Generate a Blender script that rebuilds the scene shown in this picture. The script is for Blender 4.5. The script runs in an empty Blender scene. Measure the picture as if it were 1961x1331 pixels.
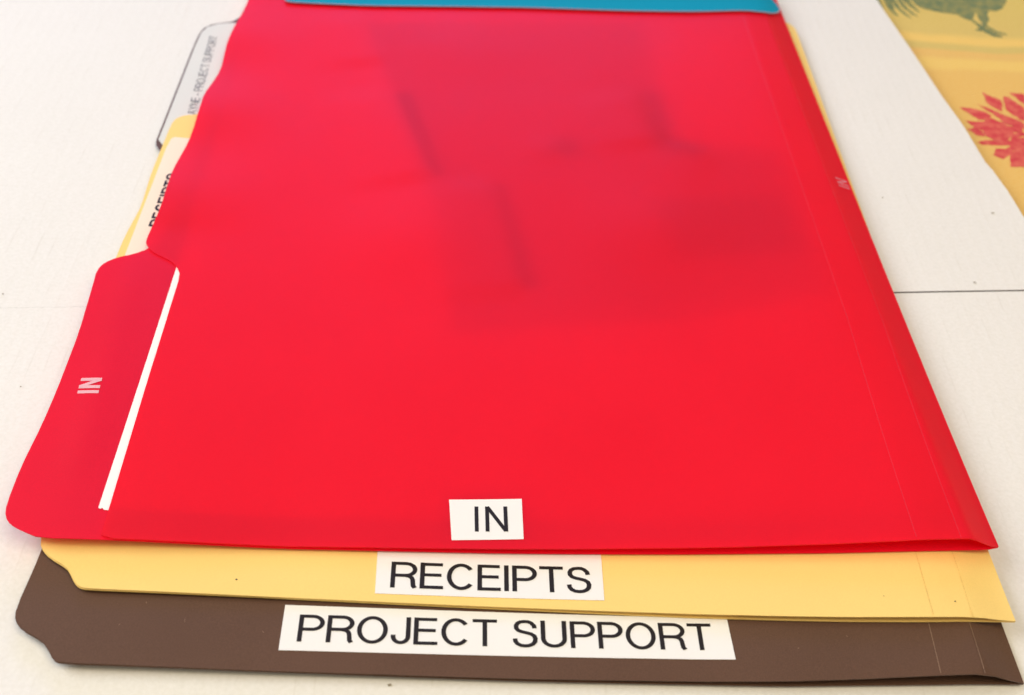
import bpy, bmesh, math, random
import numpy as np
from mathutils import Vector, Matrix, noise
from mathutils.geometry import delaunay_2d_cdt

INCH = .0254                                # the plan is laid out in inches, the scene is in metres
scene = bpy.context.scene
random.seed(7)

# ------------------------------------------------------------------ camera
cam_data = bpy.data.cameras.new('camera')
cam = bpy.data.objects.new('camera', cam_data)
scene.collection.objects.link(cam)
scene.camera = cam
cam_data.sensor_width = 36
cam_data.lens = 36 * 2156.5 / 1961
cam_data.clip_start = .01
cam_data.clip_end = 50
R_ = Vector((0.9966867, -0.04090033, 0.07030489))
U_ = Vector((-0.02135978, 0.70241675, 0.71144534))
F_ = Vector((0.07848168, 0.71058981, -0.69921581))
cam.matrix_world = Matrix(((R_.x, U_.x, -F_.x, -5.673 * INCH), (R_.y, U_.y, -F_.y, -6.306 * INCH),
                           (R_.z, U_.z, -F_.z, 9.225 * INCH), (0, 0, 0, 1)))
cam_data.dof.use_dof = True                 # a phone lens focused on the near labels
cam_data.dof.focus_distance = 11.6 * INCH
cam_data.dof.aperture_fstop = 16

# ------------------------------------------------------------------ light
world = bpy.data.worlds.new('World')
scene.world = world
world.use_nodes = True
bg = world.node_tree.nodes['Background']
bg.inputs['Color'].default_value = (1.0, .91, .75, 1)
bg.inputs['Strength'].default_value = .33

def area(name, loc, target, sx, sy, power, col):
    d = bpy.data.lights.new(name, 'AREA')
    d.shape = 'RECTANGLE'; d.size = sx; d.size_y = sy; d.energy = power; d.color = col
    o = bpy.data.objects.new(name, d)
    o.location = loc
    o.rotation_euler = (Vector(target) - Vector(loc)).to_track_quat('-Z', 'Y').to_euler()
    scene.collection.objects.link(o)
    return o
area('window_light', (-1.15, .28, .85), (-.12, .1, 0), .9, .8, 13.4, (.93, .95, 1.0))
area('far_window_light', (-.3, 2.3, .95), (-.1, .2, 0), 1.7, .7, 20, (.16, .28, 1.0))
area('warm_fill_light', (.24, -.28, 1.25), (-.05, .08, 0), .8, .8, 9.6, (1.0, .83, .54))  # unseen warm fill, added to brighten the near end and right side

vs = scene.view_settings
vs.view_transform = 'Standard'; vs.look = 'None'; vs.exposure = 0; vs.gamma = 1; vs.use_curve_mapping = False
scene.cycles.max_bounces = 8; scene.cycles.diffuse_bounces = 6; scene.cycles.adaptive_threshold = .03

# ------------------------------------------------------------------ helpers
# ---- folder poses (inches, world frame: x right, y away, z up; cardboard top = 0) ----
POSE = {'brown': (-.062, -1.215, -.022), 'yellow': (.006, -.654, -.040), 'red': (.100, .075, -.0165)}
TH = .012                                   # thickness of the folder stock

def to_local(k, x, y):
    X, Y, t = POSE[k]
    dx, dy = x - X, y - Y
    return -(dx * math.cos(t) + dy * math.sin(t)), -dx * math.sin(t) + dy * math.cos(t)

def to_world(k, u, v):
    X, Y, t = POSE[k]
    return X - u * math.cos(t) - v * math.sin(t), Y - u * math.sin(t) + v * math.cos(t)

def smooth(a, b, t):
    t = min(1, max(0, (t - a) / (b - a)))
    return t * t * (3 - 2 * t)

def profile(pts, u):
    if u <= pts[0][0]: return pts[0][1]
    for (a, p), (b, q) in zip(pts, pts[1:]):
        if u <= b: return p + (q - p) * (u - a) / (b - a)
    return pts[-1][1]

GAP = {'brown':  [(0, .0), (.42, .185), (.84, .17), (1.6, .115), (3, .06), (5, .035), (7, .018), (9.5, .016)],
       'yellow': [(0, .0), (.42, .075), (.9, .085), (3, .065), (5, .035), (7, .018), (9.5, .016)],
       'red':    [(0, .0), (.36, .19), (.80, .185), (1.8, .14), (2.7, .105), (4.7, .07), (7, .03), (8.6, .018), (9.6, .018)]}

def gap(k, u, v):
    far = {'brown': .30, 'yellow': .6, 'red': .55}[k]
    g = profile(GAP[k], u)
    lo = TH + .002 + .002 * smooth(0, .4, u)
    return lo + max(0, g - lo) * (far + (1 - far) * math.exp(-max(v, 0) / 2.2))

def z_back(k, x, y):
    u, v = to_local(k, x, y)
    if k == 'brown':
        return .03 + .06 * smooth(3.5, 8.8, u) * (.25 + .75 * math.exp(-max(v, 0) / 4))
    below = 'brown' if k == 'yellow' else 'yellow'
    ub, vb = to_local(below, x, y)
    uc = max(ub, .62)                       # the sheet bridges the slope by the fold below it
    xs, ys = to_world(below, uc, max(vb, .2))
    z = z_front(below, xs, ys) + TH
    if ub < .62: z -= .03 * (.62 - ub)
    if k == 'yellow': z += .010 + .03 * smooth(4, 9, u)
    else: z += .018 + .012 * smooth(3, 7, u) + .095 * smooth(6.8, 9.2, u) * (.35 + .65 * math.exp(-max(v, 0) / 5)) + .022 * math.exp(-((u - 9.22 - .04 * (v - 2)) / .17) ** 2) * smooth(.2, 1.2, v) * (1 - smooth(3.4, 4.1, v))
    return z

def z_front(k, x, y):
    u, v = to_local(k, x, y)
    return z_back(k, x, y) + gap(k, u, v)

def seg_coord(p, a, b):
    dx, dy = b[0] - a[0], b[1] - a[1]; l = math.hypot(dx, dy)
    s = ((p[0] - a[0]) * dx + (p[1] - a[1]) * dy) / l
    d = ((p[0] - a[0]) * dy - (p[1] - a[1]) * dx) / l
    return s, d, l

DENTS = [  # (from, to, depth, softness): shallow dents and bends pressed into the red front panel
    ((6.37, 7.95), (5.75, 5.95), .018, .42), ((4.95, 5.75), (4.56, 3.70), .014, .26),
    ((2.76, 8.1), (2.45, 6.92), .018, .45), ((2.45, 6.92), (1.9, 6.72), .010, .22), ((6.9, 10.2), (6.5, 8.9), .02, .4)]
SAGS = [((2.95, 4.9), .8, .04), ((6.2, 4.6), .8, .035), ((4.25, 6.6), .28, .010), ((5.4, 9.3), .9, .03), ((4.3, 2.6), 1.6, .03)]

def dents(x, y):
    u, v = to_local('red', x, y)
    z = .010 * noise.noise(Vector((u * .45, v * .35, 1.7)))
    z -= .006
    for a, b, h, w in DENTS:
        s, d, l = seg_coord((u, v), a, b)
        if -1 < s < l + 1 and -1.6 < d < 0:
            f = smooth(-.35, .25, s) * (1 - smooth(l - .2, l + .25, s))
            z += h * f * (1 - ((d + w) / w) ** 2 if d > -w else smooth(-1.6, -w, d))
    for (a, b), r, h in SAGS:
        z += h * math.exp(-((u - a) ** 2 + (v - b) ** 2) / r ** 2)
    z += .075 * math.exp(-((u - 4.0) / 2.3) ** 2 - ((v - 7.0) / 3.0) ** 2)      # bow added to blur the shade blocks below
    # the free left edge ripples over the tabs below it
    k = smooth(7.6, 9.1, u) * smooth(4.2, 4.8, v)
    z += k * .045 * (.5 + .5 * math.sin((v - 4.75) * 2 * math.pi / 2.05))
    return z * smooth(0, .9, u) * (.25 + .75 * smooth(-.2, 1.4, v)) + .007 * smooth(0, .9, u)

def inside(poly, x, y):
    r = np.zeros(len(x), bool)
    for (x0, y0), (x1, y1) in zip(poly, poly[1:] + poly[:1]):
        if y0 != y1: r ^= ((y0 > y) != (y1 > y)) & (x < (x1 - x0) * (y - y0) / (y1 - y0) + x0)
    return r

def edge_distance(poly, x, y):
    best = np.full(len(x), 9e9)
    for (x0, y0), (x1, y1) in zip(poly, poly[1:] + poly[:1]):
        dx, dy = x1 - x0, y1 - y0
        t = np.clip(((x - x0) * dx + (y - y0) * dy) / (dx * dx + dy * dy + 1e-12), 0, 1)
        best = np.minimum(best, (x - x0 - t * dx) ** 2 + (y - y0 - t * dy) ** 2)
    return np.sqrt(best)

def resample(poly, step):
    out = []
    for (x0, y0), (x1, y1) in zip(poly, poly[1:] + poly[:1]):
        n = max(1, int(math.hypot(x1 - x0, y1 - y0) / step))
        out += [(x0 + (x1 - x0) * i / n, y0 + (y1 - y0) * i / n) for i in range(n)]
    return out

def rounded(poly, it=2, keep=()):
    # soften the drawn corners (Chaikin), keeping the listed corners sharp
    for _ in range(it):
        out = []; n = len(poly); kept = []
        for i in range(n):
            p, q = poly[i], poly[(i + 1) % n]
            l = math.hypot(q[0] - p[0], q[1] - p[1])
            f = min(.25, .12 / max(l, 1e-6))
            if p in keep: out.append(p)
            else: out.append((p[0] + (q[0] - p[0]) * f, p[1] + (q[1] - p[1]) * f))
            if q not in keep: out.append((q[0] - (q[0] - p[0]) * f, q[1] - (q[1] - p[1]) * f))
        poly = out
    return poly

def link(o, parent=None):
    scene.collection.objects.link(o)
    if parent: o.parent = parent
    return o

def empty(name, label, category, group=None):
    o = bpy.data.objects.new(name, None)
    o.empty_display_size = .02
    o['label'] = label; o['category'] = category
    if group: o['group'] = group
    return link(o)

def sheet(name, outline, zfun, thick, mat, parent=None, step=.12, us=None, place=None, edge_mat=None, edge_step=None, under_mat=None):
    """A thin sheet of stock: outline in plan, a height for every point of it, a real thickness."""
    poly = resample(outline, edge_step or step)
    xs = [p[0] for p in poly]; ys = [p[1] for p in poly]
    pts = [Vector(p) for p in poly]; n = len(poly)
    if us is None:
        m = max(1, int((max(xs) - min(xs)) / step)); us = [min(xs) + (max(xs) - min(xs)) * i / m for i in range(1, m)]
    m = max(1, int((max(ys) - min(ys)) / step))
    gu, gv = np.meshgrid(np.array(us), min(ys) + (max(ys) - min(ys)) * np.arange(1, m) / m, indexing='ij')
    gu = gu.ravel(); gv = gv.ravel()
    keep = inside(outline, gu, gv) & (edge_distance(outline, gu, gv) > step * .18)
    pts += [Vector((float(a), float(b))) for a, b in zip(gu[keep], gv[keep])]
    V, E, Fc = delaunay_2d_cdt(pts, [], [list(range(n))], 1, 1e-6)[:3]
    me = bpy.data.meshes.new(name)
    co = []; faces = []; N = len(V)
    for p in V:
        x, y = place(p.x, p.y) if place else (p.x, p.y)
        co.append((x, y, zfun(x, y)))
    top = [(x * INCH, y * INCH, (z + thick) * INCH) for x, y, z in co]
    bot = [(x * INCH, y * INCH, z * INCH) for x, y, z in co]
    cnt = {}
    def area2(f):
        return sum(top[f[i]][0] * top[f[(i + 1) % 3]][1] - top[f[(i + 1) % 3]][0] * top[f[i]][1] for i in range(3))
    F2 = []
    for f in Fc:
        f = list(f)
        for i in range(1, len(f) - 1):
            t = [f[0], f[i], f[i + 1]]
            F2.append(t if area2(t) > 0 else t[::-1])
    edges = {}
    for f in F2:
        for a, b in ((f[0], f[1]), (f[1], f[2]), (f[2], f[0])): edges[(a, b)] = 1
    verts = top + bot
    faces = [tuple(f) for f in F2] + [tuple(N + i for i in f[::-1]) for f in F2]
    nflat = len(faces); idx = {}
    def side(i):
        if i not in idx:
            idx[i] = len(verts); verts.append(top[i]); verts.append(bot[i])
        return idx[i]
    for (a, b) in edges:
        if (b, a) not in edges:
            p, q = side(a), side(b)
            faces.append((p, p + 1, q + 1, q))
    me.from_pydata(verts, [], faces)
    for i, p in enumerate(me.polygons):
        p.use_smooth = True
        if edge_mat and i >= nflat: p.material_index = 1
        if under_mat and nflat // 2 <= i < nflat: p.material_index = 1
    me.materials.append(mat)
    if edge_mat or under_mat: me.materials.append(edge_mat or under_mat)
    me.update()
    return link(bpy.data.objects.new(name, me), parent)

def ribbons(name, strokes, width, zfun, mat, parent, place, lift=.001, seg=.06, thick=0):
    """Flat strokes laid on a surface: each stroke is (points, closed) in plan coordinates."""
    verts = []; faces = []
    for k, (pts, closed) in enumerate(strokes):
        P = []
        pts = [p for i, p in enumerate(pts) if i == 0 or math.hypot(p[0] - pts[i - 1][0], p[1] - pts[i - 1][1]) > 1e-6]
        n = len(pts)
        for i in range(n if closed else n - 1):
            a, b = pts[i], pts[(i + 1) % n]
            m = max(1, int(math.hypot(b[0] - a[0], b[1] - a[1]) / seg))
            P += [(a[0] + (b[0] - a[0]) * j / m, a[1] + (b[1] - a[1]) * j / m) for j in range(m)]
        if not closed: P.append(pts[-1])
        n = len(P); base = len(verts)
        for i in range(n):
            a = P[(i - 1) % n] if (closed or i) else None
            c = P[(i + 1) % n] if (closed or i < n - 1) else None
            b = P[i]
            d1 = Vector((b[0] - a[0], b[1] - a[1])).normalized() if a else None
            d2 = Vector((c[0] - b[0], c[1] - b[1])).normalized() if c else None
            d1 = d1 or d2; d2 = d2 or d1
            t = (d1 + d2).normalized()
            nx, ny = -t.y, t.x
            s = 1 / max(.35, t.dot(d1))
            for sg in (1, -1):
                u, v = b[0] + sg * nx * width / 2 * s, b[1] + sg * ny * width / 2 * s
                x, y = place(u, v)
                verts.append((x * INCH, y * INCH, (zfun(x, y) + lift + .0006 * (k % 4)) * INCH))
        for i in range(n if closed else n - 1):
            j = (i + 1) % n
            f = [base + 2 * i, base + 2 * i + 1, base + 2 * j + 1, base + 2 * j]
            a, b, c = (Vector(verts[q]) for q in f[:3])
            if (b - a).cross(c - a).z < 0: f = f[::-1]
            faces.append(f)
    me = bpy.data.meshes.new(name)
    me.from_pydata(verts, [], faces)
    me.materials.append(mat); me.update()
    return link(bpy.data.objects.new(name, me), parent)

# ------------------------------------------------------------------ lettering (cap height 1)
def arc(cx, cy, rx, ry, a0, a1, n=14):
    return [(cx + rx * math.cos(math.radians(a0 + (a1 - a0) * i / n)), cy + ry * math.sin(math.radians(a0 + (a1 - a0) * i / n))) for i in range(n + 1)]

def glyph(c, w):
    h = w / 2; t = 1 - h
    if c == 'I': return [([(h, 0), (h, 1)], 0)], w
    if c == 'N': return [([(h, 0), (h, 1)], 0), ([(.66 - h, 0), (.66 - h, 1)], 0), ([(h * 1.1, .985), (.66 - h * 1.1, .015)], 0)], .66
    if c == 'E': return [([(h, 0), (h, 1)], 0), ([(h, t), (.58, t)], 0), ([(h, .53), (.55, .53)], 0), ([(h, h), (.6, h)], 0)], .6
    if c == 'T': return [([(0, t), (.62, t)], 0), ([(.31, 0), (.31, 1)], 0)], .62
    if c == 'P': return [([(h, 0), (h, 1)], 0), ([(h, t), (.34, t)] + arc(.34, (t + .46) / 2, .27 - h * .4, (t - .46) / 2, 90, -90) + [(h, .46)], 0)], .62
    if c == 'R': return [([(h, 0), (h, 1)], 0), ([(h, t), (.38, t)] + arc(.38, (t + .48) / 2, .26 - h * .4, (t - .48) / 2, 90, -90) + [(h, .48)], 0),
                         ([(.36, .48), (.47, .455), (.535, .40), (.565, .32), (.575, .20), (.585, .09), (.63, .012)], 0)], .66
    if c == 'C': return [(arc(.37, .5, .37 - h, .5 + .01 - h, 38, 322, 26), 0)], .70
    if c == 'O': return [(arc(.385, .5, .385 - h, .51 - h, 0, 360, 32)[:-1], 1)], .77
    if c == 'S': return [([(.555, .70), (.54, .80), (.47, .90), (.39, .945), (.30, .95), (.2, .935), (.125, .88), (.085, .79), (.09, .69), (.14, .61), (.23, .565),
                           (.35, .53), (.46, .49), (.54, .42), (.57, .32), (.555, .20), (.50, .115), (.41, .06), (.31, .045), (.2, .06), (.11, .12), (.065, .2), (.05, .31)], 0)], .62
    if c == 'J': return [([(.42, 1), (.42, .28)] + arc(.235, .28, .185, .28 - h, 0, -180)[1:] + [(.05, .34)], 0)], .47
    if c == 'U': return [([(h, 1), (h, .33)] + arc(.33, .33, .33 - h, .33 - h, 180, 360)[1:] + [(.66 - h, 1)], 0)], .66
    if c == 'A': return [([(h * .8, 0), (.34, .985)], 0), ([(.68 - h * .8, 0), (.34, .985)], 0), ([(.15, .33), (.53, .33)], 0)], .68
    if c == 'Y': return [([(.33, 0), (.33, .42)], 0), ([(.06, 1), (.33, .40)], 0), ([(.60, 1), (.33, .40)], 0)], .66
    if c == '-': return [([(0, .38), (.36, .38)], 0)], .36
    return [], .22

def write(name, text, origin, along, up, width, zfun, mat, parent, place, w=.11, lift=.001, track=.09, xscale=None):
    """Lay out text so that it spans the vector 'along' from origin, with cap height vector 'up' (plan coordinates)."""
    x = 0; st = []
    for c in text:
        g, adv = glyph(c, w)
        st += [([(x + px, py) for px, py in p], cl) for p, cl in g]
        x += adv + track
    x -= track
    A = (along[0] / x, along[1] / x)
    lay = lambda px, py: place(origin[0] + A[0] * px + up[0] * py, origin[1] + A[1] * px + up[1] * py)
    return ribbons(name, st, w, zfun, mat, parent, lay, lift, seg=.25)

# ------------------------------------------------------------------ materials
def srgb(r, g, b):
    f = lambda c: (c / 255 / 12.92) if c <= 10 else ((c / 255 + .055) / 1.055) ** 2.4
    return (f(r), f(g), f(b), 1)

def plastic(name, col, rough=.45, grain=.03, spec=.5, mottle=.05, scale=3200, sheen=0):
    m = bpy.data.materials.new(name); m.use_nodes = True
    nt = m.node_tree; b = nt.nodes['Principled BSDF']
    b.inputs['Roughness'].default_value = rough
    b.inputs['Specular IOR Level'].default_value = spec
    tc = nt.nodes.new('ShaderNodeTexCoord')
    n1 = nt.nodes.new('ShaderNodeTexNoise'); n1.inputs['Scale'].default_value = scale; n1.inputs['Detail'].default_value = 2
    n2 = nt.nodes.new('ShaderNodeTexNoise'); n2.inputs['Scale'].default_value = 28; n2.inputs['Detail'].default_value = 4
    nt.links.new(tc.outputs['Object'], n1.inputs['Vector']); nt.links.new(tc.outputs['Object'], n2.inputs['Vector'])
    bp = nt.nodes.new('ShaderNodeBump'); bp.inputs['Strength'].default_value = grain; bp.inputs['Distance'].default_value = .0001
    nt.links.new(n1.outputs['Fac'], bp.inputs['Height']); nt.links.new(bp.outputs['Normal'], b.inputs['Normal'])
    mx = nt.nodes.new('ShaderNodeMix'); mx.data_type = 'RGBA'
    mx.inputs['A'].default_value = tuple(c * (1 - mottle) for c in col[:3]) + (1,)
    mx.inputs['B'].default_value = tuple(min(1, c * (1 + mottle)) for c in col[:3]) + (1,)
    mf = nt.nodes.new('ShaderNodeMath'); mf.operation = 'MULTIPLY_ADD'; mf.inputs[1].default_value = 2.2; nt.links.new(n1.outputs['Fac'], mf.inputs[0])
    mh = nt.nodes.new('ShaderNodeMath'); mh.operation = 'SUBTRACT'; mh.inputs[1].default_value = 1.1; nt.links.new(n2.outputs['Fac'], mh.inputs[0]); nt.links.new(mh.outputs[0], mf.inputs[2])
    nt.links.new(mf.outputs[0], mx.inputs['Factor']); nt.links.new(mx.outputs['Result'], b.inputs['Base Color'])
    # handling wears the finish unevenly
    mr = nt.nodes.new('ShaderNodeMapRange')
    mr.inputs['To Min'].default_value = rough - .05; mr.inputs['To Max'].default_value = rough + .06
    nt.links.new(n2.outputs['Fac'], mr.inputs['Value']); nt.links.new(mr.outputs['Result'], b.inputs['Roughness'])
    return m

M_RED = plastic('red_plastic', (.97, .0115, .039, 1), .44, .5, .28)
def let_light_through(m, col, f, kind='ShaderNodeBsdfTranslucent'):
    # coloured folder plastic passes some light: what lies under it shows through softly
    nt = m.node_tree; b = nt.nodes['Principled BSDF']; out = nt.nodes['Material Output']
    t = nt.nodes.new(kind); t.inputs['Color'].default_value = col
    mx = nt.nodes.new('ShaderNodeMixShader'); mx.inputs[0].default_value = f
    nt.links.new(b.outputs[0], mx.inputs[1]); nt.links.new(t.outputs[0], mx.inputs[2]); nt.links.new(mx.outputs[0], out.inputs['Surface'])
let_light_through(M_RED, (.97, .012, .03, 1), .46)
M_RED_BACK = plastic('red_back_plastic', (.87, .009, .042, 1), .48, .5, .20); let_light_through(M_RED_BACK, (.97, .012, .03, 1), .30)
M_RED_UNDER = plastic('red_plastic_underside', (.93, .011, .034, 1), .6, .3, .1)
let_light_through(M_RED_UNDER, (.98, .3, .35, 1), .94, 'ShaderNodeBsdfTransparent')
M_YEL = plastic('yellow_plastic', (.90, .65, .215, 1), .5, .2, .12, .03)
M_BRN = plastic('brown_plastic', (.120, .065, .043, 1), .45, .5, .15, .12)
M_TEAL = plastic('teal_plastic', (.006, .29, .45, 1), .55, .2, .03)
M_TEAL_EDGE = plastic('teal_lit_edge', (.45, .55, .62, 1), .5, .1, .4)  # pale sides paint the light caught on the plastic's cut edge
M_RED_CR = plastic('red_score_line', (.86, .022, .05, 1), .4, 0, .5, .2)
M_YEL_CR = plastic('yellow_score_line', (.83, .58, .18, 1), .5, 0, .3, .2)
M_BRN_CR = plastic('brown_score_line', (.24, .15, .10, 1), .4, 0, .3, .3)
M_LABEL = plastic('white_label', (.86, .85, .82, 1), .55, .05, .3, .01)
M_CREAM = plastic('cream_label', (.87, .76, .61, 1), .6, .05, .25, .02)
M_TABLAB = plastic('pale_tab_insert', (.70, .71, .68, 1), .55, .05, .12, .02)
M_PAPER = plastic('white_paper', (.91, .90, .88, 1), .8, .1, .2, .01)
M_INK = plastic('black_ink', (.014, .010, .011, 1), .5, .0, .3, .1)
M_GREYINK = plastic('grey_ink', (.16, .16, .17, 1), .5, .0, .3, .1)
M_PINKINK = plastic('pale_pink_print', (.78, .42, .46, 1), .5, .0, .3, .1)
M_SPINEINK = plastic('pink_print', (.80, .22, .28, 1), .5, .0, .3, .1)

def card_material():
    m = bpy.data.materials.new('white_corrugated_card'); m.use_nodes = True
    nt = m.node_tree; b = nt.nodes['Principled BSDF']; L = nt.links.new
    b.inputs['Roughness'].default_value = .75; b.inputs['Specular IOR Level'].default_value = .2
    tc = nt.nodes.new('ShaderNodeTexCoord')
    mp = nt.nodes.new('ShaderNodeMapping'); mp.inputs['Rotation'].default_value = (0, 0, .05)
    L(tc.outputs['Object'], mp.inputs['Vector'])
    # flutes telegraphing through the liner, broken up along their length
    wv = nt.nodes.new('ShaderNodeTexWave'); wv.wave_type = 'BANDS'; wv.bands_direction = 'X'
    wv.inputs['Scale'].default_value = 2 * math.pi / 20 / .0044; wv.inputs['Distortion'].default_value = .6; wv.inputs['Detail'].default_value = 2; wv.inputs['Detail Scale'].default_value = 1.0
    L(mp.outputs['Vector'], wv.inputs['Vector'])
    pw = nt.nodes.new('ShaderNodeMath'); pw.operation = 'POWER'; pw.inputs[1].default_value = 26; L(wv.outputs['Fac'], pw.inputs[0])
    st = nt.nodes.new('ShaderNodeMapping'); st.inputs['Scale'].default_value = (320, 60, 1); L(mp.outputs['Vector'], st.inputs['Vector'])
    ns = nt.nodes.new('ShaderNodeTexNoise'); ns.inputs['Scale'].default_value = 1; ns.inputs['Detail'].default_value = 3; L(st.outputs['Vector'], ns.inputs['Vector'])
    mr = nt.nodes.new('ShaderNodeMapRange'); mr.inputs['From Min'].default_value = .52; mr.inputs['From Max'].default_value = .72; L(ns.outputs['Fac'], mr.inputs['Value'])
    mu = nt.nodes.new('ShaderNodeMath'); mu.operation = 'MULTIPLY'; L(pw.outputs[0], mu.inputs[0]); L(mr.outputs['Result'], mu.inputs[1])
    big = nt.nodes.new('ShaderNodeTexNoise'); big.inputs['Scale'].default_value = 14; big.inputs['Detail'].default_value = 5; L(tc.outputs['Object'], big.inputs['Vector'])
    base = nt.nodes.new('ShaderNodeMix'); base.data_type = 'RGBA'
    base.inputs['A'].default_value = (.775, .76, .72, 1); base.inputs['B'].default_value = (.825, .81, .78, 1)
    peb = nt.nodes.new('ShaderNodeTexNoise'); peb.inputs['Scale'].default_value = 900; peb.inputs['Detail'].default_value = 3; L(tc.outputs['Object'], peb.inputs['Vector'])
    pa = nt.nodes.new('ShaderNodeMath'); pa.operation = 'MULTIPLY_ADD'; pa.inputs[1].default_value = 2.4; L(peb.outputs['Fac'], pa.inputs[0])
    pb = nt.nodes.new('ShaderNodeMath'); pb.operation = 'SUBTRACT'; pb.inputs[1].default_value = 1.2; L(big.outputs['Fac'], pb.inputs[0]); L(pb.outputs[0], pa.inputs[2])
    L(pa.outputs[0], base.inputs['Factor'])
    mx = nt.nodes.new('ShaderNodeMix'); mx.data_type = 'RGBA'; mx.inputs['B'].default_value = (.63, .60, .54, 1)
    sc = nt.nodes.new('ShaderNodeMath'); sc.operation = 'MULTIPLY'; sc.inputs[1].default_value = .36; L(mu.outputs[0], sc.inputs[0])
    L(sc.outputs[0], mx.inputs['Factor']); L(base.outputs['Result'], mx.inputs['A']); L(mx.outputs['Result'], b.inputs['Base Color'])
    fib = nt.nodes.new('ShaderNodeTexNoise'); fib.inputs['Scale'].default_value = 1500; fib.inputs['Detail'].default_value = 4; L(tc.outputs['Object'], fib.inputs['Vector'])
    b1 = nt.nodes.new('ShaderNodeBump'); b1.inputs['Strength'].default_value = .3; b1.inputs['Distance'].default_value = .0002; L(fib.outputs['Fac'], b1.inputs['Height'])
    b2 = nt.nodes.new('ShaderNodeBump'); b2.inputs['Strength'].default_value = .05; b2.inputs['Distance'].default_value = .0006; L(wv.outputs['Fac'], b2.inputs['Height'])
    L(b1.outputs['Normal'], b2.inputs['Normal']); L(b2.outputs['Normal'], b.inputs['Normal'])
    return m

def cloth_material(name, kind):
    m = bpy.data.materials.new(name); m.use_nodes = True
    nt = m.node_tree; b = nt.nodes['Principled BSDF']; L = nt.links.new
    b.inputs['Roughness'].default_value = .9; b.inputs['Specular IOR Level'].default_value = .1
    tc = nt.nodes.new('ShaderNodeTexCoord')
    fine = nt.nodes.new('ShaderNodeTexNoise'); fine.inputs['Scale'].default_value = 900; fine.inputs['Detail'].default_value = 4; L(tc.outputs['Object'], fine.inputs['Vector'])
    mid = nt.nodes.new('ShaderNodeTexNoise'); mid.inputs['Scale'].default_value = 300; mid.inputs['Detail'].default_value = 4; L(tc.outputs['Object'], mid.inputs['Vector'])
    low = nt.nodes.new('ShaderNodeTexNoise'); low.inputs['Scale'].default_value = 26; low.inputs['Detail'].default_value = 3; L(tc.outputs['Object'], low.inputs['Vector'])
    mx = nt.nodes.new('ShaderNodeMix'); mx.data_type = 'RGBA'
    if kind == 'ground':
        sp = nt.nodes.new('ShaderNodeSeparateXYZ'); L(tc.outputs['Object'], sp.inputs[0])
        wob = nt.nodes.new('ShaderNodeMath'); wob.operation = 'MULTIPLY_ADD'; wob.inputs[1].default_value = .012; L(low.outputs['Fac'], wob.inputs[0]); L(sp.outputs['Y'], wob.inputs[2])
        mr = nt.nodes.new('ShaderNodeMapRange'); mr.inputs['From Min'].default_value = 8 * INCH + .006; mr.inputs['From Max'].default_value = 13 * INCH + .006; L(wob.outputs[0], mr.inputs['Value'])
        cr = nt.nodes.new('ShaderNodeValToRGB'); L(mr.outputs['Result'], cr.inputs['Fac'])
        O = (.80, .455, .095, 1); Y = (.86, .56, .12, 1); T = (.79, .45, .105, 1); G = (.63, .46, .11, 1); G2 = (.65, .47, .11, 1)
        stops = [(0, O), (.415, O), (.445, Y), (.49, Y), (.52, T), (.55, T), (.565, G), (.595, G), (.615, Y), (.645, Y), (.68, G2), (1, (.66, .50, .10, 1))]
        e = cr.color_ramp.elements
        e[0].position, e[0].color = stops[0]; e[1].position, e[1].color = stops[-1]
        for p, c in stops[1:-1]:
            q = e.new(p); q.color = c
        L(cr.outputs['Color'], mx.inputs['A']); mx.inputs['B'].default_value = (.84, .66, .30, 1)
        sc = nt.nodes.new('ShaderNodeMath'); sc.operation = 'MULTIPLY'; sc.inputs[1].default_value = .62; L(fine.outputs['Fac'], sc.inputs[0]); L(sc.outputs[0], mx.inputs['Factor'])
    else:
        c0, c1 = {'red': ((.64, .06, .075, 1), (.76, .19, .13, 1)), 'green': ((.17, .22, .115, 1), (.36, .33, .12, 1))}[kind]
        mx.inputs['A'].default_value = c0; mx.inputs['B'].default_value = c1
        mr = nt.nodes.new('ShaderNodeMapRange'); mr.inputs['From Min'].default_value = .38; mr.inputs['From Max'].default_value = .72; L(mid.outputs['Fac'], mr.inputs['Value']); L(mr.outputs['Result'], mx.inputs['Factor'])
    L(mx.outputs['Result'], b.inputs['Base Color'])
    wx = nt.nodes.new('ShaderNodeTexWave'); wx.bands_direction = 'X'; wx.inputs['Scale'].default_value = 450; wx.inputs['Distortion'].default_value = 3; L(tc.outputs['Object'], wx.inputs['Vector'])
    ad = nt.nodes.new('ShaderNodeMath'); ad.operation = 'ADD'; L(wx.outputs['Fac'], ad.inputs[0]); L(fine.outputs['Fac'], ad.inputs[1])
    bp = nt.nodes.new('ShaderNodeBump'); bp.inputs['Strength'].default_value = .35; bp.inputs['Distance'].default_value = .0003; L(ad.outputs[0], bp.inputs['Height']); L(bp.outputs['Normal'], b.inputs['Normal'])
    return m

M_CARD = card_material()
M_DARK = plastic('dark_brown_matte', (.10, .085, .07, 1), .9, 0, .1, .4, 900)
M_CLOTH = cloth_material('printed_cloth', 'ground'); M_FLOWER = cloth_material('red_print', 'red'); M_BIRD = cloth_material('grey_green_print', 'green')

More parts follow.
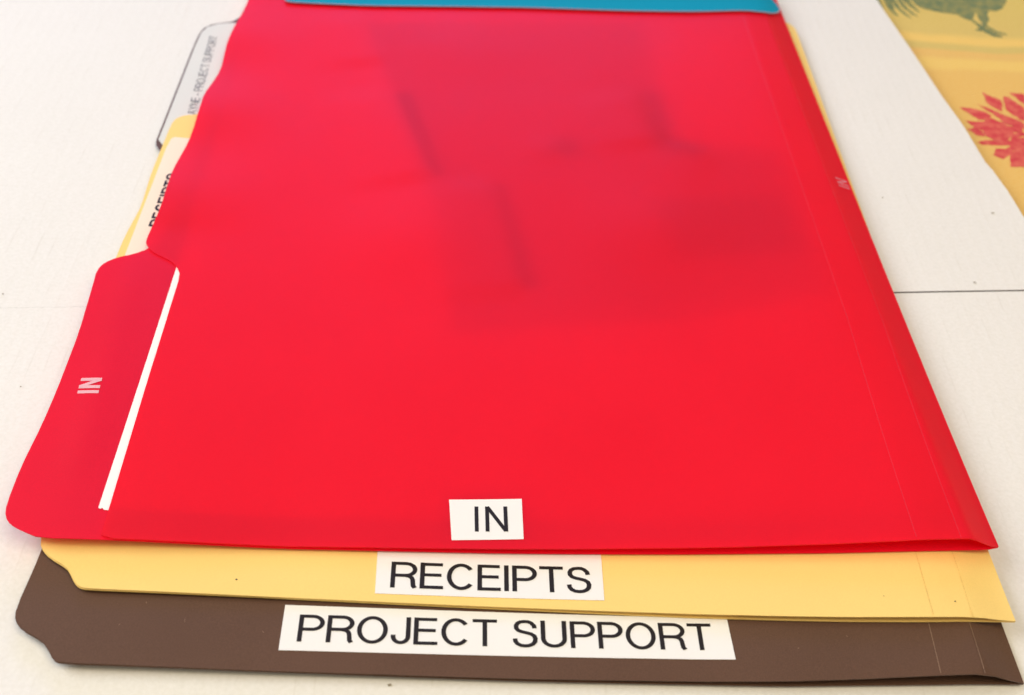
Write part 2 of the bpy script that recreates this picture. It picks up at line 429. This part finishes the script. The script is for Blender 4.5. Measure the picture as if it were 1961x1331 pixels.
# ------------------------------------------------------------------ the cloth and its print
CLOTH_Z = -.172
def cloth_z(x, y):
    return CLOTH_Z - .012 + .012 * noise.noise(Vector((x * .5, y * .5, 3.1)))
cloth = sheet('tablecloth', [(-24, -10), (14, -10), (14, 30), (-24, 30)], cloth_z, .01, M_CLOTH, step=.5)
cloth['label'] = 'orange and yellow printed tablecloth under the white cardboard'; cloth['category'] = 'tablecloth'
ident = lambda u, v: (u, v)
def flat_print(name, polys, mat, parent):
    verts = []; faces = []
    for k, poly in enumerate(polys):
        poly = resample(poly, .03)
        # a screen-printed edge is never quite clean
        poly = [(x + .018 * noise.noise(Vector((x * 14, y * 14, k))), y + .018 * noise.noise(Vector((x * 14, y * 14, k + 50)))) for x, y in poly]
        V, E, F = delaunay_2d_cdt([Vector(p) for p in poly], [], [list(range(len(poly)))], 1, 1e-6)[:3]
        b0 = len(verts)
        verts += [(p.x * INCH, p.y * INCH, (cloth_z(p.x, p.y) + .0135 + .0003 * (len(bpy.data.meshes) % 9)) * INCH) for p in V]
        for f in F:
            f = list(f); a = sum(V[f[i]].x * V[f[(i + 1) % len(f)]].y - V[f[(i + 1) % len(f)]].x * V[f[i]].y for i in range(len(f)))
            faces.append([b0 + i for i in (f if a > 0 else f[::-1])])
    me = bpy.data.meshes.new(name); me.from_pydata(verts, [], faces); me.materials.append(mat); me.update()
    return link(bpy.data.objects.new(name, me), parent)
PETALS = [[(2.84, 8.95), (3.01, 8.95), (3.2, 8.86), (3.27, 8.76), (3.21, 8.64), (3.04, 8.62), (2.95, 8.77)],
 [(3.38, 9.43), (3.47, 9.32), (3.6, 9.23), (3.59, 9.1), (3.5, 8.9), (3.4, 9.02), (3.34, 9.13), (3.37, 9.28)],
 [(3.17, 9.05), (3.31, 8.97), (3.42, 8.86), (3.58, 8.71), (3.73, 8.57), (3.69, 8.41), (3.57, 8.5), (3.41, 8.64), (3.3, 8.85)],
 [(3.69, 9.32), (3.79, 9.28), (3.92, 9.02), (3.79, 8.67), (3.65, 8.81), (3.61, 8.97)],
 [(3.85, 9.45), (4.08, 9.43), (4.02, 9.17), (3.96, 9.12), (3.9, 9.32)],
 [(2.81, 8.57), (2.94, 8.55), (3.09, 8.56), (3.0, 8.4), (2.89, 8.39), (2.84, 8.49)],
 [(2.76, 8.34), (2.88, 8.36), (2.96, 8.3), (2.95, 8.15), (2.84, 8.2)],
 [(3.08, 8.53), (3.26, 8.63), (3.48, 8.43), (3.44, 8.24), (3.23, 8.05), (3.07, 8.1), (2.99, 8.21)],
 [(2.82, 7.98), (2.96, 8.05), (3.12, 8.04), (3.34, 8.06), (3.33, 7.94), (3.08, 7.92), (2.87, 7.93)],
 [(2.94, 7.65), (3.04, 7.83), (3.21, 7.8), (3.19, 7.69), (3.05, 7.57)],
 [(3.23, 7.75), (3.5, 7.8), (3.42, 7.39), (3.12, 7.38)],
 [(3.42, 8.18), (3.58, 8.13), (3.55, 7.83), (3.25, 7.81)]]
def grow(p, f=1.14):
    cx, cy = sum(q[0] for q in p) / len(p), sum(q[1] for q in p) / len(p)
    return [(cx + (x - cx) * f, cy + (y - cy) * f) for x, y in p]
PETALS = [grow(p, 1.13) if i > 4 else grow(p, 1.08) for i, p in enumerate(PETALS)]
for i, p in enumerate(PETALS): flat_print('petal_print', [p], M_FLOWER, cloth)
for i, p in enumerate(PETALS): flat_print('petal_print', [[(2 * 4.12 - x, 16.75 - y if i % 2 else y) for x, y in p[::-1]]], M_FLOWER, cloth)
BIRD = [[(3.11, 12.78), (3.13, 12.43), (3.17, 12.3), (3.29, 12.21), (3.45, 12.15), (3.68, 12.1), (3.82, 12.08), (3.92, 11.92), (4.02, 11.87), (4.12, 12.02), (4.19, 12.16), (4.23, 12.16), (4.19, 12.01), (4.19, 11.83), (4.29, 11.81), (4.38, 11.93), (4.41, 12.12), (4.48, 12.28), (4.65, 12.28), (4.8, 12.4), (4.95, 12.63), (5.09, 12.97), (5.0, 13.6), (4.4, 13.7), (3.6, 13.2)],
 [(4.02, 11.87), (4.07, 11.92), (4.15, 11.73), (4.2, 11.62), (4.3, 11.47), (4.41, 11.36), (4.4, 11.3), (4.25, 11.33), (4.14, 11.45), (4.08, 11.64)],
 [(4.22, 11.7), (4.27, 11.7), (4.38, 11.52), (4.52, 11.44), (4.5, 11.39), (4.35, 11.46), (4.24, 11.58)],
 [(3.96, 11.52), (4.11, 11.64), (4.18, 11.56), (4.07, 11.5)],
 [(4.2, 11.84), (4.3, 11.82), (4.25, 11.68), (4.17, 11.62)]]
TAIL = [((2.64, 12.67), (2.56, 12.16), (2.68, 11.9)), ((2.77, 12.68), (2.71, 12.15), (2.91, 11.85)), ((2.88, 12.69), (2.84, 12.19), (3.04, 11.93)), ((3.04, 12.64), (3.02, 12.27), (3.13, 12.09)),
        ((2.48, 12.59), (2.43, 12.31), (2.46, 12.12)), ((2.7, 12.61), (2.64, 12.29), (2.64, 12.02)), ((2.98, 12.77), (2.98, 12.33), (3.07, 12.21))]
def feather(a, b, c, w):
    L_, R2 = [], []
    for i in range(13):
        t = i / 12
        p = [(1 - t) ** 2 * a[j] + 2 * t * (1 - t) * b[j] + t * t * c[j] for j in (0, 1)]
        d = Vector([2 * (1 - t) * (b[j] - a[j]) + 2 * t * (c[j] - b[j]) for j in (0, 1)]).normalized()
        h = w * (1 - t) ** .6 * (.6 + .4 * t) + .004
        L_.append((p[0] - d.y * h, p[1] + d.x * h)); R2.append((p[0] + d.y * h, p[1] - d.x * h))
    return R2 + L_[::-1]
def petal(cx, cy, ang, r0, r1, w):
    d = Vector((math.cos(ang), math.sin(ang))); n = Vector((-d.y, d.x)); L_ = []; R2 = []
    for i in range(9):
        t = i / 8; h = w * math.sin(math.pi * min(1, .12 + t * .88)) ** .7 * (1 - .25 * t) + .002
        p = Vector((cx, cy)) + d * (r0 + (r1 - r0) * t)
        L_.append(tuple(p + n * h)); R2.append(tuple(p - n * h))
    return R2 + L_[::-1]
for k in range(13):                               # the small inner petals round the pale heart
    a = math.radians(95 + k * 15 + 4 * math.sin(k * 5.1))
    flat_print('petal_print', [petal(3.98, 8.36, a, .32, .62 + .10 * math.sin(k * 2.3), .055)], M_FLOWER, cloth)
for k in range(9):
    a = math.radians(170 + k * 11 + 3 * math.sin(k * 3.7))
    flat_print('petal_print', [petal(3.98, 8.36, a, .70, 1.02 + .12 * math.sin(k * 1.9), .05)], M_FLOWER, cloth)
flat_print('body_print', BIRD[:1], M_BIRD, cloth)
flat_print('leg_print', BIRD[1:], M_BIRD, cloth)
for a, b, c in TAIL: flat_print('feather_print', [feather(a, b, c, .065)], M_BIRD, cloth)

# ------------------------------------------------------------------ the white cardboard
def seam_y(x): return 4.205 + .0625 * x          # joint between the two sheets
GAPW = lambda x: .0015 + .0245 * smooth(-4, 0, x)   # open on the right, pressed tight on the left
CARD_T = .15
edge_far = [(2.30, 14), (2.307, 12.15), (2.337, 11.585), (2.415, 10.43), (2.451, 9.816), (2.492, 8.98), (2.564, 8.17), (2.578, 7.2), (2.615, 7.02), (2.664, 6.507), (2.677, 5.9), (2.74, 5.0)]
xs_ = [-18 + i * .5 for i in range(42)]
far_poly = [(-18, 26)] + [(x, seam_y(x) + GAPW(x) / 2 + .004 * noise.noise(Vector((x * 6, 1, 1)))) for x in xs_ if x < 2.72] + [(2.76, seam_y(2.76) + .013)] + edge_far[::-1] + [(2.1, 26)]
near_poly = [(-18, -7)] + [(3.25, -7), (2.80, seam_y(2.8) - .013)] + [(x, seam_y(x) - GAPW(x) / 2 + .004 * noise.noise(Vector((x * 6, 5, 1)))) for x in xs_[::-1] if x < 2.75]
def card_z(x, y): return -CARD_T
def card_zb(x, y): return -CARD_T + .004 * noise.noise(Vector((x * .8, y * .8, 0))) - .002
far_card = sheet('cardboard_sheet', far_poly, card_zb, CARD_T - .003, M_CARD, step=.6, edge_mat=M_DARK)
far_card['label'] = 'far white corrugated cardboard sheet beyond the dark joint line, beside the printed cloth'; far_card['category'] = 'cardboard'
near_card = sheet('cardboard_sheet', near_poly, card_zb, CARD_T - .003, M_CARD, step=.6, edge_mat=M_DARK)
near_card['label'] = 'near white corrugated cardboard sheet in front of the dark joint line'; near_card['category'] = 'cardboard'
far_card['group'] = near_card['group'] = 'white cardboard sheets under the folders'
dark_strip = ribbons('joint_strip', [([(x, seam_y(x)) for x in (-18, -10, -4, 0, 1.5, 2.7)], 0)], .06, lambda x, y: -.02, M_DARK, near_card, ident, 0, .2)  # dark strip laid just below the card tops along the joint
for x, y, r in [(2.24, 5.96, .022), (-5.91, -1.25, .018), (1.46, 4.46, .016), (-10.61, 3.78, .010), (-10.02, 2.3, .008), (.73, 6.24, .014), ]:
    p = [(x + r * (1 + .35 * math.sin(3 * a + x)) * math.cos(a), y + r * .7 * (1 + .3 * math.cos(2 * a + y)) * math.sin(a)) for a in [i * math.pi / 5 for i in range(10)]]
    sheet('dirt_speck', p, lambda a, b: .0035, .003, plastic('speck', (.33, .29, .22, 1), .9, 0, .1, .3), far_card if y > seam_y(x) else near_card, step=.05)

# ------------------------------------------------------------------ folders
US = [.06, .14, .22, .30, .36, .40, .43, .46, .52, .6, .68, .74, .78, .81, .84, .88, .96, 1.08] + [1.2 + .11 * i for i in range(78)]
def local(k): return lambda u, v: to_world(k, u, v)
def zb(k): return lambda x, y: z_back(k, x, y)
def zf(k): return lambda x, y: z_front(k, x, y)
def top_b(k): return lambda x, y: z_back(k, x, y) + TH
def top_f(k): return lambda x, y: z_front(k, x, y) + TH
def sticker(name, k, quad, zfun, mat, parent, t=.004):
    return sheet(name, quad, lambda x, y: zfun(x, y) + .0015, t, mat, parent, step=.12, place=local(k), edge_step=.12)

# brown, at the bottom of the stack
K = 'brown'
brown = empty('file_folder', 'dark brown plastic file folder at the bottom of the stack, labelled PROJECT SUPPORT', 'folder', 'stacked coloured file folders')
near_b = [(0, -.062), (.42, -.066), (.84, -.08), (2.3, -.125), (4.66, -.125), (6.97, -.10), (8.72, -.071)]
corner_b = [(8.784, -.037), (8.856, .064), (8.922, .141), (9.135, .253), (9.221, .347), (9.248, .455), (9.198, 1.056)]
back_b = near_b + corner_b + [(9.18, 3), (9.15, 7.35), (9.22, 7.52), (9.404, 7.68), (9.49, 7.80), (9.518, 7.92), (9.512, 8.111), (9.47, 10.458), (9.45, 10.909), (9.384, 11.112), (9.201, 11.233), (9.005, 11.288), (8.93, 11.42), (8.85, 11.55), (8.7, 11.6), (.3, 11.6), (.1, 11.52), (0, 11.3)]
front_b = [(u - .004 * (u > 8.6), v + .004 * (u > 8.6)) for u, v in near_b + corner_b] + [(9.16, 3), (9.13, 7.2), (9.0, 7.42), (8.7, 7.55), (8.62, 7.7), (8.6, 11.3), (8.5, 11.6), (.3, 11.6), (.1, 11.52), (0, 11.3)]
KEEP = ((0, -.062), (0, -.075), (0, -.06))
sheet('back_panel', rounded(back_b, 1, KEEP), zb(K), TH, M_BRN, brown, .14, US, local(K))
sheet('front_panel', rounded(front_b, 1, KEEP), zf(K), TH, M_BRN, brown, .14, US, local(K))
for u0, u1 in ((.846, .80), (.435, .40)):
    ribbons('score_line', [([(u0, -.06), (u1, .46), (u1, 11.4)], 0)], .008, top_f(K), M_BRN_CR, brown, local(K), .002, .15)
lab = sticker('paper_label', K, [(2.698, .092), (2.712, .53), (6.847, .572), (6.849, .102)], top_f(K), M_LABEL, brown)
lab['label'] = 'white paper label reading PROJECT SUPPORT'
write('lettering', 'PROJECT SUPPORT', (6.700, .191), (-3.82, -.004), (0, .282), 0, top_f(K), M_INK, lab, local(K), .117, .0075)
lab = sticker('tab_insert', K, [(9.49, 7.95), (9.484, 8.12), (9.445, 10.45), (9.424, 10.89), (9.36, 11.085), (9.19, 11.205), (9.0, 11.25), (8.70, 11.25), (8.72, 7.9), (9.3, 7.78), (9.42, 7.84)], top_b(K), M_TABLAB, brown)
lab['label'] = 'pale tab insert with small grey lettering'
write('lettering', 'AYNE - PROJECT SUPPORT', (9.10, 8.60), (0.05, 2.20), (.125, 0), 0, top_b(K), M_GREYINK, lab, local(K), .115, .0075)

# yellow, in the middle
K = 'yellow'
yellow = empty('file_folder', 'yellow plastic file folder between the brown and red folders, labelled RECEIPTS', 'folder', 'stacked coloured file folders')
near_y = [(0, -.06), (.45, -.08), (.83, -.105), (2.26, -.104), (4.71, -.077), (7.12, -.069), (8.704, -.072)]
corner_y = [(8.778, -.058), (8.834, -.01), (8.905, .096), (8.954, .152), (9.125, .249), (9.221, .333), (9.27, .415), (9.285, .55)]
back_y = near_y + corner_y + [(9.27, 3.7), (9.33, 3.95), (9.5, 4.1), (9.59, 4.25), (9.604, 4.57), (9.593, 5.044), (9.552, 5.468), (9.538, 5.632), (9.571, 6.364), (9.559, 7.194), (9.556, 7.476), (9.532, 7.636), (9.444, 7.738), (9.271, 7.783), (9.15, 7.86), (9.12, 8.0), (9.1, 11.1), (8.9, 11.4), (8.7, 11.62), (.32, 11.62), (.1, 11.60), (0, 11.45), (0, 11.1)]
front_y = [(u - .004 * (u > 8.6), v + .004 * (u > 8.6)) for u, v in near_y + corner_y] + [(9.2, 3.5), (9.05, 3.8), (8.7, 4.0), (8.6, 4.2), (8.6, 7.7), (8.7, 7.9), (9.0, 8.1), (9.05, 8.3), (9.05, 11.2), (8.7, 11.62), (.32, 11.62), (.1, 11.60), (0, 11.45), (0, 11.1)]
sheet('back_panel', rounded(back_y, 1, KEEP), zb(K), TH, M_YEL, yellow, .14, US, local(K))
sheet('front_panel', rounded(front_y, 1, KEEP), zf(K), TH, M_YEL, yellow, .14, US, local(K))
for u0 in (.835, .45):
    ribbons('score_line', [([(u0, -.08), (u0 - .03, .6), (u0 - .03, 11.4)], 0)], .007, top_f(K), M_YEL_CR, yellow, local(K), .002, .15)
lab = sticker('paper_label', K, [(3.931, .027), (3.932, .55), (6.102, .53), (6.085, .013)], top_f(K), M_LABEL, yellow)
lab['label'] = 'white paper label reading RECEIPTS'
write('lettering', 'RECEIPTS', (5.952, .083), (-1.905, .02), (.004, .292), 0, top_f(K), M_INK, lab, local(K), .12, .0075)
lab = sticker('tab_label', K, [(9.505, 4.45), (9.50, 6.91), (9.478, 7.15), (9.44, 7.195), (8.75, 7.15), (8.75, 4.4)], top_b(K), M_CREAM, yellow)
lab['label'] = 'cream tab label with bold black lettering'
write('lettering', 'RECEIPTS', (9.19, 5.23), (0, 1.12), (.165, 0), 0, top_b(K), M_INK, lab, local(K), .17, .0075)
for u, v, r in ((7.38, .10, .010), (.575, .085, .009), (1.25, .13, .005)):
    p = [(u + r * math.cos(i * math.pi / 4), v + r * .8 * math.sin(i * math.pi / 4)) for i in range(8)]
    sheet('dirt_speck', p, lambda x, y: z_front('yellow', x, y) + TH + .002, .001, M_DARK, yellow, .05, place=local(K))

# red, on top
K = 'red'
red = empty('file_folder', 'large bright red plastic file folder on top of the yellow one, labelled IN', 'folder', 'stacked coloured file folders')
near_r = [(0, .02), (.13, -.014), (.47, -.036), (.9, -.066), (2.74, -.085), (4.78, -.105), (7.27, -.122), (8.745, -.138)]
tab_r = [(9.305, -.139), (9.466, -.071), (9.607, .004), (9.681, .095), (9.712, .231), (9.71, .706), (9.66, 1.264), (9.639, 1.784), (9.631, 2.628), (9.671, 3.466), (9.689, 3.718), (9.632, 3.865), (9.504, 3.969), (9.335, 4.038), (9.16, 4.16)]
back_r = near_r + tab_r + [(9.08, 4.4), (8.98, 5.5), (8.80, 8.5), (8.70, 10.4), (8.65, 11.5), (8.5, 11.7), (0, 11.7)]
front_left = [(8.743, .0), (8.744, .199), (8.735, 1.9), (8.712, 3.68), (8.764, 3.8), (8.845, 3.909), (9.018, 4.014), (9.125, 4.086), (9.185, 4.171), (9.222, 4.229), (9.23, 4.329), (9.211, 4.546), (9.172, 4.929), (9.174, 5.313), (9.175, 5.666), (9.158, 5.937), (9.101, 6.415), (9.084, 6.719), (9.084, 6.964), (9.081, 7.282), (9.081, 7.54), (9.027, 7.881), (8.971, 8.275), (8.982, 8.737), (8.986, 9.014), (8.96, 9.365), (8.927, 9.677), (8.895, 10.015), (8.87, 10.413)]
front_r = near_r + front_left + [(8.84, 11.4), (8.7, 11.65), (8.5, 11.7), (0, 11.7)]
sheet('back_panel', rounded(back_r, 1, ((0, .02), (0, 11.7))), zb(K), TH, M_RED_BACK, red, .14, US, local(K))
US2 = US[:18] + [1.2 + .075 * i for i in range(112)]
front_zf = lambda x, y: z_front('red', x, y) + dents(x, y)
top_rf = lambda x, y: front_zf(x, y) + TH
sheet('front_panel', rounded(front_r, 1, ((0, .02), (0, 11.7))), front_zf, TH, M_RED, red, .075, US2, local(K), under_mat=M_RED_UNDER)
for u0, u1, u2 in ((.924, .79, .775), (.47, .36, .33)):
    ribbons('score_line', [([(u0, -.03), (u1, 3.24), (u2, 10.7), (u2, 11.6)], 0)], .0065, top_rf, M_RED_CR, red, local(K), .002, .1)
lab = sticker('paper_label', K, [(4.762, .006), (4.765, .502), (5.493, .478), (5.461, -.017)], top_rf, M_LABEL, red)
lab['label'] = 'white paper label reading IN'
write('lettering', 'IN', (5.236, .088), (-.326, .006), (.004, .308), 0, top_rf, M_INK, lab, local(K), .115, .0075, track=.2)
w_ = write('tab_lettering', 'IN', (9.195, 1.715), (.012, .225), (.222, .004), 0, top_b(K), M_PINKINK, red, local(K), .185, .002, track=.13)
w_['label'] = 'pale pink IN printed on the tab'
w_ = write('spine_lettering', 'IN', (.025, 6.03), (.012, .19), (.185, .0), 0, top_rf, M_SPINEINK, red, local(K), .13, .003, track=.22)
w_['label'] = 'pink IN printed along the spine'

# the sheet of paper filed in the red folder: only a strip of it shows in the tab cut-out
sheet_poly = [(.35, .25), (.35, 11.2), (8.785, 11.2), (8.785, 3.782), (8.850, .227), (8.83, .215), (8.815, .228), (8.79, .205), (8.769, .203), (8.2, .21)]
paper = sheet('paper_sheet', sheet_poly, lambda x, y: z_back('red', x, y) + TH + .0015, .004, M_PAPER, None, .2, US, local(K))
paper['label'] = 'white sheet of paper peeking out along the tab of the red folder'; paper['category'] = 'paper'
M_GREY1 = plastic('pale_grey_shade', (.70, .70, .71, 1), .8, .05, .2, .05); M_GREY2 = plastic('grey_shade', (.44, .44, .45, 1), .8, .05, .2, .05); M_GREY3 = plastic('dark_grey_shade', (.22, .22, .23, 1), .8, .05, .2, .05); M_GREY15 = plastic('mid_grey_shade', (.66, .66, .67, 1), .8, .05, .2, .05)
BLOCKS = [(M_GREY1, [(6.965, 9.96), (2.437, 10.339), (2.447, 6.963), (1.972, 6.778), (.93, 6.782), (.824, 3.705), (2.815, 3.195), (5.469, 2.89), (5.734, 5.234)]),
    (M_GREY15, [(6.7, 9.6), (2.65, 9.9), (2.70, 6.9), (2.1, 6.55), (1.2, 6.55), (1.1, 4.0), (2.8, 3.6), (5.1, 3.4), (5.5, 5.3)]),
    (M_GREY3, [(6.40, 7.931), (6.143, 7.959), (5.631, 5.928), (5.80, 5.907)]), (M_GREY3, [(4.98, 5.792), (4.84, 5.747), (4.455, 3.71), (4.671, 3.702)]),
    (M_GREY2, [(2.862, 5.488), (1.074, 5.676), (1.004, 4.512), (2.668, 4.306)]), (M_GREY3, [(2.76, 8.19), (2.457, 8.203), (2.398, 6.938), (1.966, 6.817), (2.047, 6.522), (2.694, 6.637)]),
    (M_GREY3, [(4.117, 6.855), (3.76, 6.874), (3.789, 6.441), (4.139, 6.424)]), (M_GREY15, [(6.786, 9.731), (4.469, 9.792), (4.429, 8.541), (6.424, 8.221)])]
for i, (m, p) in enumerate(BLOCKS):  # made-up grey blocks paint the soft shade on the red cover from below
    sheet('shade_block', p, lambda x, y: z_back('red', x, y) + TH + (.0062, .0074)[i] if i < 2 else z_back('red', x, y) + TH + .0086, .0008, m, paper, .25, None, local(K))

# teal, lying over the far end of the red one
teal = empty('file_folder', 'teal blue plastic folder lying over the far end of the red folder', 'folder', 'stacked coloured file folders')
def teal_z(x, y):
    u, v = to_local('red', x, y)
    z = front_zf(*to_world('red', max(u, .012), min(v, 11.5))) + TH + .012
    return z + (.10 - z) * smooth(11.9, 17, v)
teal_near = [(.713, 10.74), (1.489, 10.690), (4.446, 10.634), (8.163, 10.394), (8.265, 10.413), (8.3, 10.495)]
teal_out = teal_near + [(8.35, 12), (8.4, 19.5), (8.2, 19.8), (.3, 19.8), (.25, 12.2), (.17, 11.55), (.123, 11.372), (.078, 11.257), (.038, 11.121), (.06, 10.99), (.121, 10.90), (.283, 10.755), (.425, 10.735)]
sheet('back_panel', rounded([(u + .02 * (u < 1), v + .03 * (v < 11)) for u, v in teal_out], 1), teal_z, TH, M_TEAL, teal, .16, None, local(K))
sheet('front_panel', rounded(teal_out, 1), lambda x, y: teal_z(x, y) + TH + .006, TH, M_TEAL, teal, .16, None, local(K), edge_mat=M_TEAL_EDGE)

M_RIM = plastic('pale_edge_highlight', (.50, .40, .48, 1), .5, 0, .2, .1)
ribbons('edge_highlight', [(rounded([(u, v) for u, v in teal_out], 1), 1)], .014, lambda x, y: teal_z(x, y) + 2 * TH + .006, M_RIM, teal, local(K), .001, .1)  # pale ribbon paints the light caught along the teal edge
# lint and scuffs on the brown cover
for u, v, l, a in ((7.72, .36, .045, 1.2), (7.0, .28, .02, .4), (8.3, .32, .015, 2.2), (2.1, .2, .02, 1.9), (1.6, .33, .025, .8), (8.1, .55, .02, 1.0)):
    ribbons('lint_fibre', [([(u, v), (u + l * math.cos(a) * .5, v + l * math.sin(a) * .5), (u + l * math.cos(a + .3), v + l * math.sin(a + .3))], 0)], .005, top_f('brown'), M_BRN_CR, brown, local('brown'), .003, .02)
